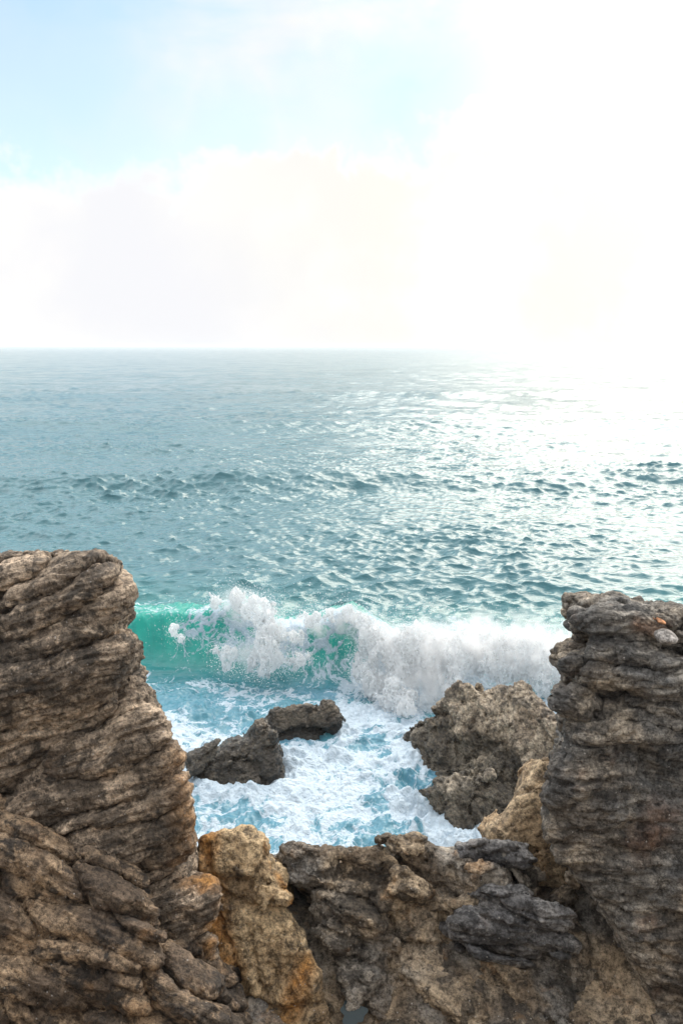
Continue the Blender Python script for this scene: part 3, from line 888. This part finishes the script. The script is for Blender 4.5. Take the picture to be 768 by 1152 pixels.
# droplets torn off the foam
dr = np.random.default_rng(5)
ND = 130000
nf = normals(V, Q)
src = dr.integers(0, len(V), ND)
up = np.abs(dr.normal(0, 1, ND)) ** 1.6
P = V[src] + nf[src] * (0.02 + 0.22 * up[:, None]) + np.array([0, 0, 1]) * (0.10 * up[:, None] * (dr.random((ND, 1)) - 0.15)) + dr.normal(0, 0.04, (ND, 3))
rad = 0.003 + 0.011 * dr.random(ND) ** 5
octv = np.array([(1, 0, 0), (-1, 0, 0), (0, 1, 0), (0, -1, 0), (0, 0, 1), (0, 0, -1)], F32)
octf = np.array([(0, 2, 4), (2, 1, 4), (1, 3, 4), (3, 0, 4), (2, 0, 5), (1, 2, 5), (3, 1, 5), (0, 3, 5)])
DV = (P[:, None, :] + octv[None] * rad[:, None, None]).reshape(-1, 3).astype(F32)
DQ = (octf[None] + 6 * np.arange(ND)[:, None, None]).reshape(-1, 3).astype(np.int32)
m_drop, t = new_mat('spray_drops')
t.n('ShaderNodeOutputMaterial', {'Surface': t.n('ShaderNodeBsdfDiffuse', {'Color': (0.9, 0.94, 0.97, 1)})})
tag(mesh_object('spray', DV, DQ, m_drop, smooth_shade=False), kind='stuff', label='fine white droplets thrown up along the breaking crest', cat='spray')

# drifting mist over the broken part of the wave
MC = []
for px, py, Y, r in ((268, 682, 19.0, .6), (310, 705, 18.9, .5), (280, 735, 18.5, .45), (395, 702, 19.0, .55), (360, 705, 19.0, .4), (430, 765, 18.2, .6), (440, 730, 18.7, .8), (490, 732, 18.6, .95), (540, 726, 18.7, 1.0), (590, 730, 18.6, 1.0), (640, 738, 18.8, 1.0), (480, 770, 17.8, .7)):
    Y += float(crest_y(at(px, py, Y)[0])) - 20.0
    MC.append(tuple(at(px, py, Y)) + (r,))
MB_ = np.array(MC, F32)


def mist_base(p):
    f = np.full(len(p), 9, F32)
    for X, Y, Z, r in MB_:
        f = smin(f, np.sqrt((p[:, 0] - X) ** 2 + (p[:, 1] - Y) ** 2 + (p[:, 2] - Z) ** 2) - r, F32(0.2))
    return f


V, Q = nets(mist_base, mist_base, MB_[:, :3].min(0) - 1.3, MB_[:, :3].max(0) + 1.3, 0.12, 0.2)
m_mist, t = new_mat('spray_mist')
pos = t.n('ShaderNodeNewGeometry').outputs['Position']
den = None
for X, Y, Z, r in MC:
    dd = t.vm('DISTANCE', pos, (X, Y, Z)).outputs['Value']
    g_ = t.ss(dd, r, r * 0.15)
    den = g_ if den is None else t.m('MAXIMUM', den, g_)
nz = t.ss(t.noise(t.vm('MULTIPLY', pos, (1.15, 1.0, 0.75)), 2.4, 9, 0.66, 0.2), 0.43, 0.66)
dens = t.m('MULTIPLY', t.m('MULTIPLY', den, nz), 8.5)
t.n('ShaderNodeOutputMaterial', {'Volume': t.n('ShaderNodeVolumePrincipled', {'Color': (0.998, 0.998, 0.999, 1), 'Density': dens, 'Anisotropy': 0.6})})
m_mist.cycles.volume_step_rate = 0.12
tag(mesh_object('spray_mist', V, Q, m_mist), kind='stuff', label='soft white mist hanging over the broken right half of the wave', cat='mist')

# ------------------------------------------------------------------ sky and sun
SUN_EL, SUN_AZ = 34.0, 25.0          # degrees; azimuth to the right of straight ahead
w = bpy.data.worlds.new('World')
scene.world = w
w.use_nodes = True
t = NT(w.node_tree)
sd = np.array([math.sin(R(SUN_AZ)) * math.cos(R(SUN_EL)), math.cos(R(SUN_AZ)) * math.cos(R(SUN_EL)), math.sin(R(SUN_EL))])
sky = t.n('ShaderNodeTexSky', sky_type='NISHITA', sun_disc=False, sun_elevation=R(SUN_EL), sun_rotation=R(SUN_AZ), air_density=1.2, dust_density=0.3, ozone_density=3.0)
dirv = t.n('ShaderNodeTexCoord').outputs['Generated']
sep = t.n('ShaderNodeSeparateXYZ', {0: dirv})
# clouds: a puffy bank above the horizon, thin veils higher up
dn = t.vm('NORMALIZE', dirv)
ds = t.n('ShaderNodeSeparateXYZ', {0: dn})
el = ds.outputs[2]
gd = np.array([math.sin(R(24)) * math.cos(R(17)), math.cos(R(24)) * math.cos(R(17)), math.sin(R(17))])   # the brightest part of the cloud
sdot = t.vm('DOT_PRODUCT', dn, tuple(gd)).outputs['Value']
glow = t.ss(sdot, 0.78, 0.99)
glow2 = t.m('POWER', t.m('MAXIMUM', sdot, 0.0), 30.0)
puff = t.noise(t.vm('ADD', dn, (3.1, 0.4, 1.2)), 7.5, 10, 0.58, 0.1)
puff2 = t.noise(t.vm('ADD', dn, (1.3, 2.4, 0.2)), 2.2, 4, 0.5)
top = t.m('ADD', t.m('MULTIPLY', t.m('SUBTRACT', puff, 0.5), 0.26), t.m('MULTIPLY', t.m('SUBTRACT', puff2, 0.5), 0.30))
top = t.m('ADD', t.m('ADD', top, 0.236), t.m('MULTIPLY', t.ss(sdot, 0.86, 0.99), 0.07))
bank = t.ss(t.m('SUBTRACT', top, el), -0.012, 0.045)
vl = t.noise(t.vm('MULTIPLY', t.vm('ADD', dn, (0.3, 0.9, 0.7)), (1.0, 1.0, 2.0)), 2.6, 8, 0.55, 0.3)
veil = t.ss(vl, 0.36, 0.60, 0.12, 0.92)
dnw = t.vm('NORMALIZE', t.vm('ADD', dn, t.n('ShaderNodeVectorMath', {0: t.vm('SUBTRACT', t.noise(dn, 4.0, 6, 0.55).outputs['Color'], (0.5, 0.5, 0.5)), 3: 0.22}, operation='SCALE')))
gap = None
for gpx, gpy, gr, gs in ((60, 45, 0.17, 1.0), (20, 158, 0.12, 1.0), (150, 150, 0.12, 0.8), (250, 185, 0.10, 0.75), (480, 140, 0.12, 0.7), (380, 165, 0.10, 0.5), (-250, 60, 0.3, 1.0)):
    g_ = Vector(at(gpx, gpy, 1.0)) - Vector((0, 0, CAM_H))
    g_.normalize()
    gv = t.ss(t.vm('DOT_PRODUCT', dnw, tuple(g_)).outputs['Value'], math.cos(gr), math.cos(gr * 0.25), 0, gs)
    gap = gv if gap is None else t.m('MAXIMUM', gap, gv)
veil = t.m('MULTIPLY', veil, t.m('SUBTRACT', 1.0, t.m('MULTIPLY', gap, 0.72)))
mask = t.m('MAXIMUM', t.m('MAXIMUM', bank, t.ss(el, 0.365, 0.47, 0, 0.95)), t.m('MAXIMUM', veil, t.m('MULTIPLY', t.ss(sdot, 0.925, 0.985), t.m('SUBTRACT', 0.95, t.m('MULTIPLY', gap, 0.5)))))
cl = t.mix(t.ss(t.noise(dn, 4.5, 7, 0.55), 0.35, 0.68), (0.672, 0.674, 0.695), (0.755, 0.742, 0.715))
cl = t.mix(glow, cl, t.mix(t.ss(t.noise(dn, 5.5, 8, 0.6), 0.4, 0.62), (0.70, 0.68, 0.625), (0.77, 0.755, 0.715)))
cl = t.mix(1.0, cl, t.mix(glow2, (0, 0, 0), (0.2, 0.17, 0.13)), 'ADD')
edge = t.m('MULTIPLY', t.ss(t.m('SUBTRACT', top, el), 0.05, 0.004), bank)
cl = t.mix(t.m('MULTIPLY', edge, 0.8), cl, (0.80, 0.79, 0.775))
hi_ = t.ss(el, 0.355, 0.52, 1.0, 2.7)
back = t.m('MULTIPLY', hi_, t.ss(ds.outputs[1], -0.5, 0.45, 0.5, 1.0))
bg1 = t.n('ShaderNodeBackground', {'Color': t.mix(0.3, sky, (4.3, 5.9, 6.2)), 'Strength': 0.12})
bg2 = t.n('ShaderNodeBackground', {'Color': cl, 'Strength': back})
mxs = t.n('ShaderNodeMixShader', {0: mask, 1: bg1, 2: bg2})
t.n('ShaderNodeOutputWorld', {'Surface': mxs})

# sea air: one even volume round everything below the cloud
bx = np.array([(x, y, z) for z in (-4.0, 9.5) for y in (-70000, 70000) for x in (-120000, 120000)], F32)
bq = np.array([(0, 2, 3, 1), (4, 5, 7, 6), (0, 1, 5, 4), (2, 6, 7, 3), (0, 4, 6, 2), (1, 3, 7, 5)], np.int32)
m_air, t = new_mat('sea_haze')
t.n('ShaderNodeOutputMaterial', {'Volume': t.n('ShaderNodeVolumePrincipled', {'Color': (0.93, 0.965, 1.0, 1), 'Density': 0.0004, 'Anisotropy': 0.3})})
m_air.cycles.homogeneous_volume = True
tag(mesh_object('haze', bx, bq, m_air, origin=(0, 0, 0), smooth_shade=False), kind='stuff')

sl = bpy.data.lights.new('sun', 'SUN')
sl.energy = 1.6
sl.angle = R(42)
sl.color = (1.0, 0.9, 0.76)
so = bpy.data.objects.new('sun', sl)
C.objects.link(so)
so.location = (6, 14, 14)
so.rotation_euler = Vector(tuple(-sd)).to_track_quat('-Z', 'Y').to_euler()

vs = scene.view_settings
vs.view_transform = 'Standard'
vs.look = 'None'
vs.exposure = 0.5
vs.gamma = 1.0
vs.use_curve_mapping = False
scene.cycles.max_bounces = 10
scene.cycles.diffuse_bounces = 5
scene.cycles.volume_bounces = 8
scene.cycles.transparent_max_bounces = 12
scene.cycles.use_denoising = True
print('script', f'{time.time() - T0:.1f}s')
